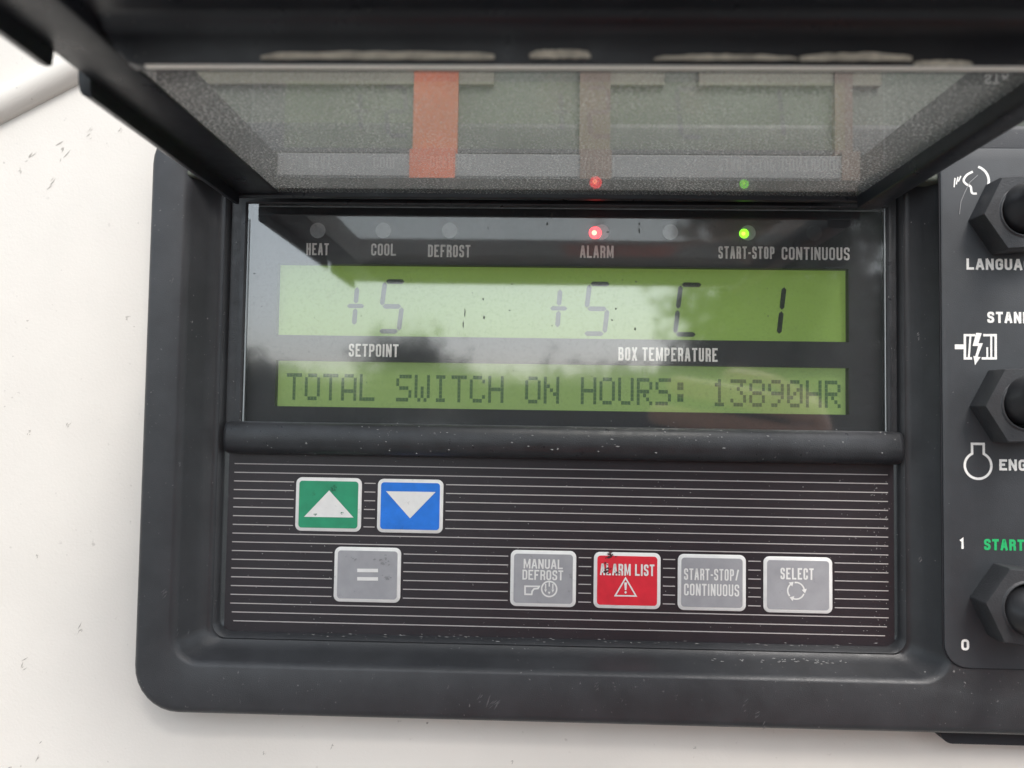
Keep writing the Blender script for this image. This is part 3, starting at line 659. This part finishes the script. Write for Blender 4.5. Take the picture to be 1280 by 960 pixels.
# ------------------------------------------------------------------ what the glass reflects: yard, trees, the person with the phone
GZ = -1.87
gm = mat('yard ground', (.20, .205, .20), .9, var=.35, vscale=.35, bump=.01, bscale=20)
mb = MB(); mb.add([(-1500, -1500, GZ), (1500, -1500, GZ), (1500, 60, GZ), (-1500, 60, GZ)], [(0, 1, 2, 3)]); tag(mb.build('ground', gm, smooth=False), kind='structure')
m_leaf = mat('leaves', (.05, .065, .04), .7, var=.4, vscale=.6); m_bark = mat('bark', (.07, .055, .045), .9)
def tree(x, y, h, w, dens, label, leaf=1.0):
    r = empty('tree', (x, y, GZ)); tag(r, label, 'tree', 'trees across the yard')
    mb = MB(); mb.tube([(0, 0, 0), (w*.03, 0, h*.3), (0, w*.02, h*.6), (w*.02, 0, h*.92)], [h*.028, h*.021, h*.013, h*.004], 8)
    for k in range(9):
        a = random.uniform(0, 6.28); z = h*random.uniform(.28, .75); l = w*random.uniform(.3, .48)
        mb.tube([(0, 0, z), (l*.5*math.cos(a), l*.5*math.sin(a), z+h*.10), (l*math.cos(a), l*math.sin(a), z+h*.17)], [h*.009, h*.006, h*.002], 5)
    mb.build('trunk', m_bark, r, smooth=60)
    mb = MB()
    cl = [(random.gauss(0, w*.22), random.gauss(0, w*.22), h*random.uniform(.3, .95)) for _ in range(24)]
    for k in range(dens):
        c = random.choice(cl); sc = w*.13
        p0 = Vector((c[0]+random.gauss(0, sc), c[1]+random.gauss(0, sc), c[2]+random.gauss(0, sc))); d1 = Vector((random.gauss(0,1), random.gauss(0,1), random.gauss(0,1))).normalized()*w*.05*leaf; d2 = d1.orthogonal().normalized()*w*.03*leaf
        mb.add([p0-d1, p0+d2, p0+d1, p0-d2], [(0, 1, 2, 3)])
    mb.build('crown', m_leaf, r, smooth=False)
    return r
tl = []
for i in range(20):
    d_ = random.uniform(42, 60); ang = -.46+.046*i+random.uniform(-.01, .01); h = random.uniform(3.6, 5.0) if i not in (6, 7, 14) else random.uniform(5.4, 6.4)
    o = tree(d_*ang, -d_, h, random.uniform(4.5, 6.5), 1300, 'leafy tree in the row across the yard, seen only mirrored in the display glass')
tree(2.35, -9, 3.9, 1.7, 1500, 'thin young tree near the trailer, seen only mirrored in the display glass', .35)

tree(2.55, -6.2, 5.4, 2.4, 20000, 'dense dark tree near the trailer, seen only mirrored in the display glass', .55)

ph = empty('phone', (.06, -D-.009, -.055)); tag(ph, 'dark slim phone held level in front of the control panel', 'phone')
mb = MB(); pb = rr(-.08, .08, 0, .0745, .009)
mb.loft([at_y(pb, .004), at_y(pb, -.004)], True, True); mb.build('phone_body', mat('phone dark', (.02, .024, .035), .35), ph, bevel=.001)
mb = MB(); mb.loft([at_y(arc2((-.06+x_, .055+z_), .007, 0, 345, 23), y_) for y_ in (.0042, .006)], False, True) if False else None
x_ = z_ = 0
mb.loft([at_y(arc2((-.043, .055), .006, 0, 345, 23), .0038), at_y(arc2((-.043, .055), .006, 0, 345, 23), .0052)], False, True); mb.build('lens_ring', m_boot, ph)

def skin(name, chain, edges, m, parent, sub=2):
    me = bpy.data.meshes.new(name); me.from_pydata([c[:3] for c in chain], edges, []); o = bpy.data.objects.new(name, me); C.objects.link(o); o.parent = parent
    sk = o.modifiers.new('skin', 'SKIN'); o.modifiers.new('sub', 'SUBSURF').levels = sub; o.modifiers['sub'].render_levels = sub
    for i, c in enumerate(chain):
        rx = c[3]; me.skin_vertices[0].data[i].radius = (rx, c[4] if len(c) > 4 else rx)
    me.skin_vertices[0].data[0].use_root = True; me.materials.append(m); sk.use_smooth_shade = True
    return o
m_skin = mat('skin', (.36, .19, .13), .5, var=.1, vscale=60); m_jacket = mat('dark jacket', (.03, .035, .045), .8, var=.2, vscale=20)
m_hivis = mat('red work clothes', (.55, .07, .03), .75, var=.15, vscale=20); m_hair = mat('hair', (.05, .035, .025), .6)
per = empty('person', (.10, -.66, GZ)); tag(per, 'person in a red hooded jacket and dark trousers holding up a phone', 'person')
# head, neck, trunk, both arms and legs as one body
bd = [(0,0,.92,.14,.11), (0,0,1.12,.13,.10), (0,0,1.34,.16,.105), (0,0,1.45,.07,.065), (0,0,1.53,.055), (0,.015,1.62,.075,.09), (0,.01,1.71,.07,.085),
      (.19,0,1.39,.055), (.25,.17,1.50,.042), (.13,.37,1.78,.032), (.08,.42,1.845,.022),
      (-.19,0,1.39,.055), (-.27,.02,1.12,.042), (-.26,.14,.88,.03), (-.25,.20,.80,.025),
      (.10,0,.85,.085), (.11,.03,.48,.06), (.11,0,.09,.045), (.12,.13,.03,.035), (-.10,0,.85,.085), (-.11,.03,.48,.06), (-.11,0,.09,.045), (-.12,.13,.03,.035)]
be = [(0,1),(1,2),(2,3),(3,4),(4,5),(5,6),(2,7),(7,8),(8,9),(9,10),(2,11),(11,12),(12,13),(13,14),(0,15),(15,16),(16,17),(17,18),(0,19),(19,20),(20,21),(21,22)]
skin('body', bd, be, m_skin, per)
jk = [(0,0,1.05,.16,.125), (0,0,1.2,.155,.12), (0,0,1.34,.175,.12), (0,0,1.44,.09,.085), (.19,0,1.395,.075), (.25,.17,1.50,.062), (.17,.31,1.69,.050), (.14,.36,1.76,.044), (-.19,0,1.395,.075), (-.27,.02,1.12,.06), (-.26,.13,.90,.045)]
skin('jacket', jk, [(0,1),(1,2),(2,3),(2,4),(4,5),(5,6),(6,7),(2,8),(8,9),(9,10)], m_hivis, per)
tr = [(0,0,1.12,.168,.135), (0,0,.92,.165,.13), (.10,0,.82,.10), (.11,.03,.48,.078), (.11,0,.10,.065), (-.10,0,.82,.10), (-.11,.03,.48,.078), (-.11,0,.10,.065)]
skin('trousers', tr, [(0,1),(1,2),(2,3),(3,4),(1,5),(5,6),(6,7)], m_jacket, per)
skin('hair', [(0,.03,1.72,.075,.075), (0,.045,1.755,.05,.05)], [(0,1)], m_hair, per)
skin('hood', [(0,-.03,1.50,.105,.09), (0,-.045,1.64,.115,.10), (0,-.03,1.75,.10,.095), (0,.01,1.80,.07,.07)], [(0,1),(1,2),(2,3)], m_hivis, per)
skin('nose', [(0,.10,1.645,.012), (0,.115,1.62,.015)], [(0,1)], m_skin, per)
for sx_ in (-1, 1):
    mb = MB(); mb.dome((sx_*.032, -.098, 1.655), .011, .006, 12, 4); e = mb.build('eye', m_gasket, per); e.scale.y = -1
# the hand that holds the phone: palm and five fingers laid round its far end
hx = Vector((.17, -D-.016, -.010))
hd = [(0,0,0,.020,.013)]; he = []
def finger(pts, r):
    prev = 0
    for k, p_ in enumerate(pts):
        hd.append((p_[0]-hx.x, p_[1]-hx.y, p_[2]-hx.z, r*(1-.1*k))); he.append((prev, len(hd)-1)); prev = len(hd)-1
for z1, ln, r in ((-.006, .070, .0082), (-.022, .080, .0088), (-.038, .074, .0084), (-.052, .056, .0072)):
    finger([(.155, -D-.010, z1*.8+.010), (.142, -D+.003, z1+.013), (.142-ln*.5, -D+.0045, z1+.020), (.142-ln, -D+.0035, z1+.026)], r)
finger([(.162, -D-.030, .008), (.135, -D-.024, .020), (.108, -D-.0235, .024)], .0105)
hand = skin('hand', hd, he, m_skin, None); hand.location = hx; hand.parent = per; hand.matrix_parent_inverse = Matrix.Translation(-per.location)
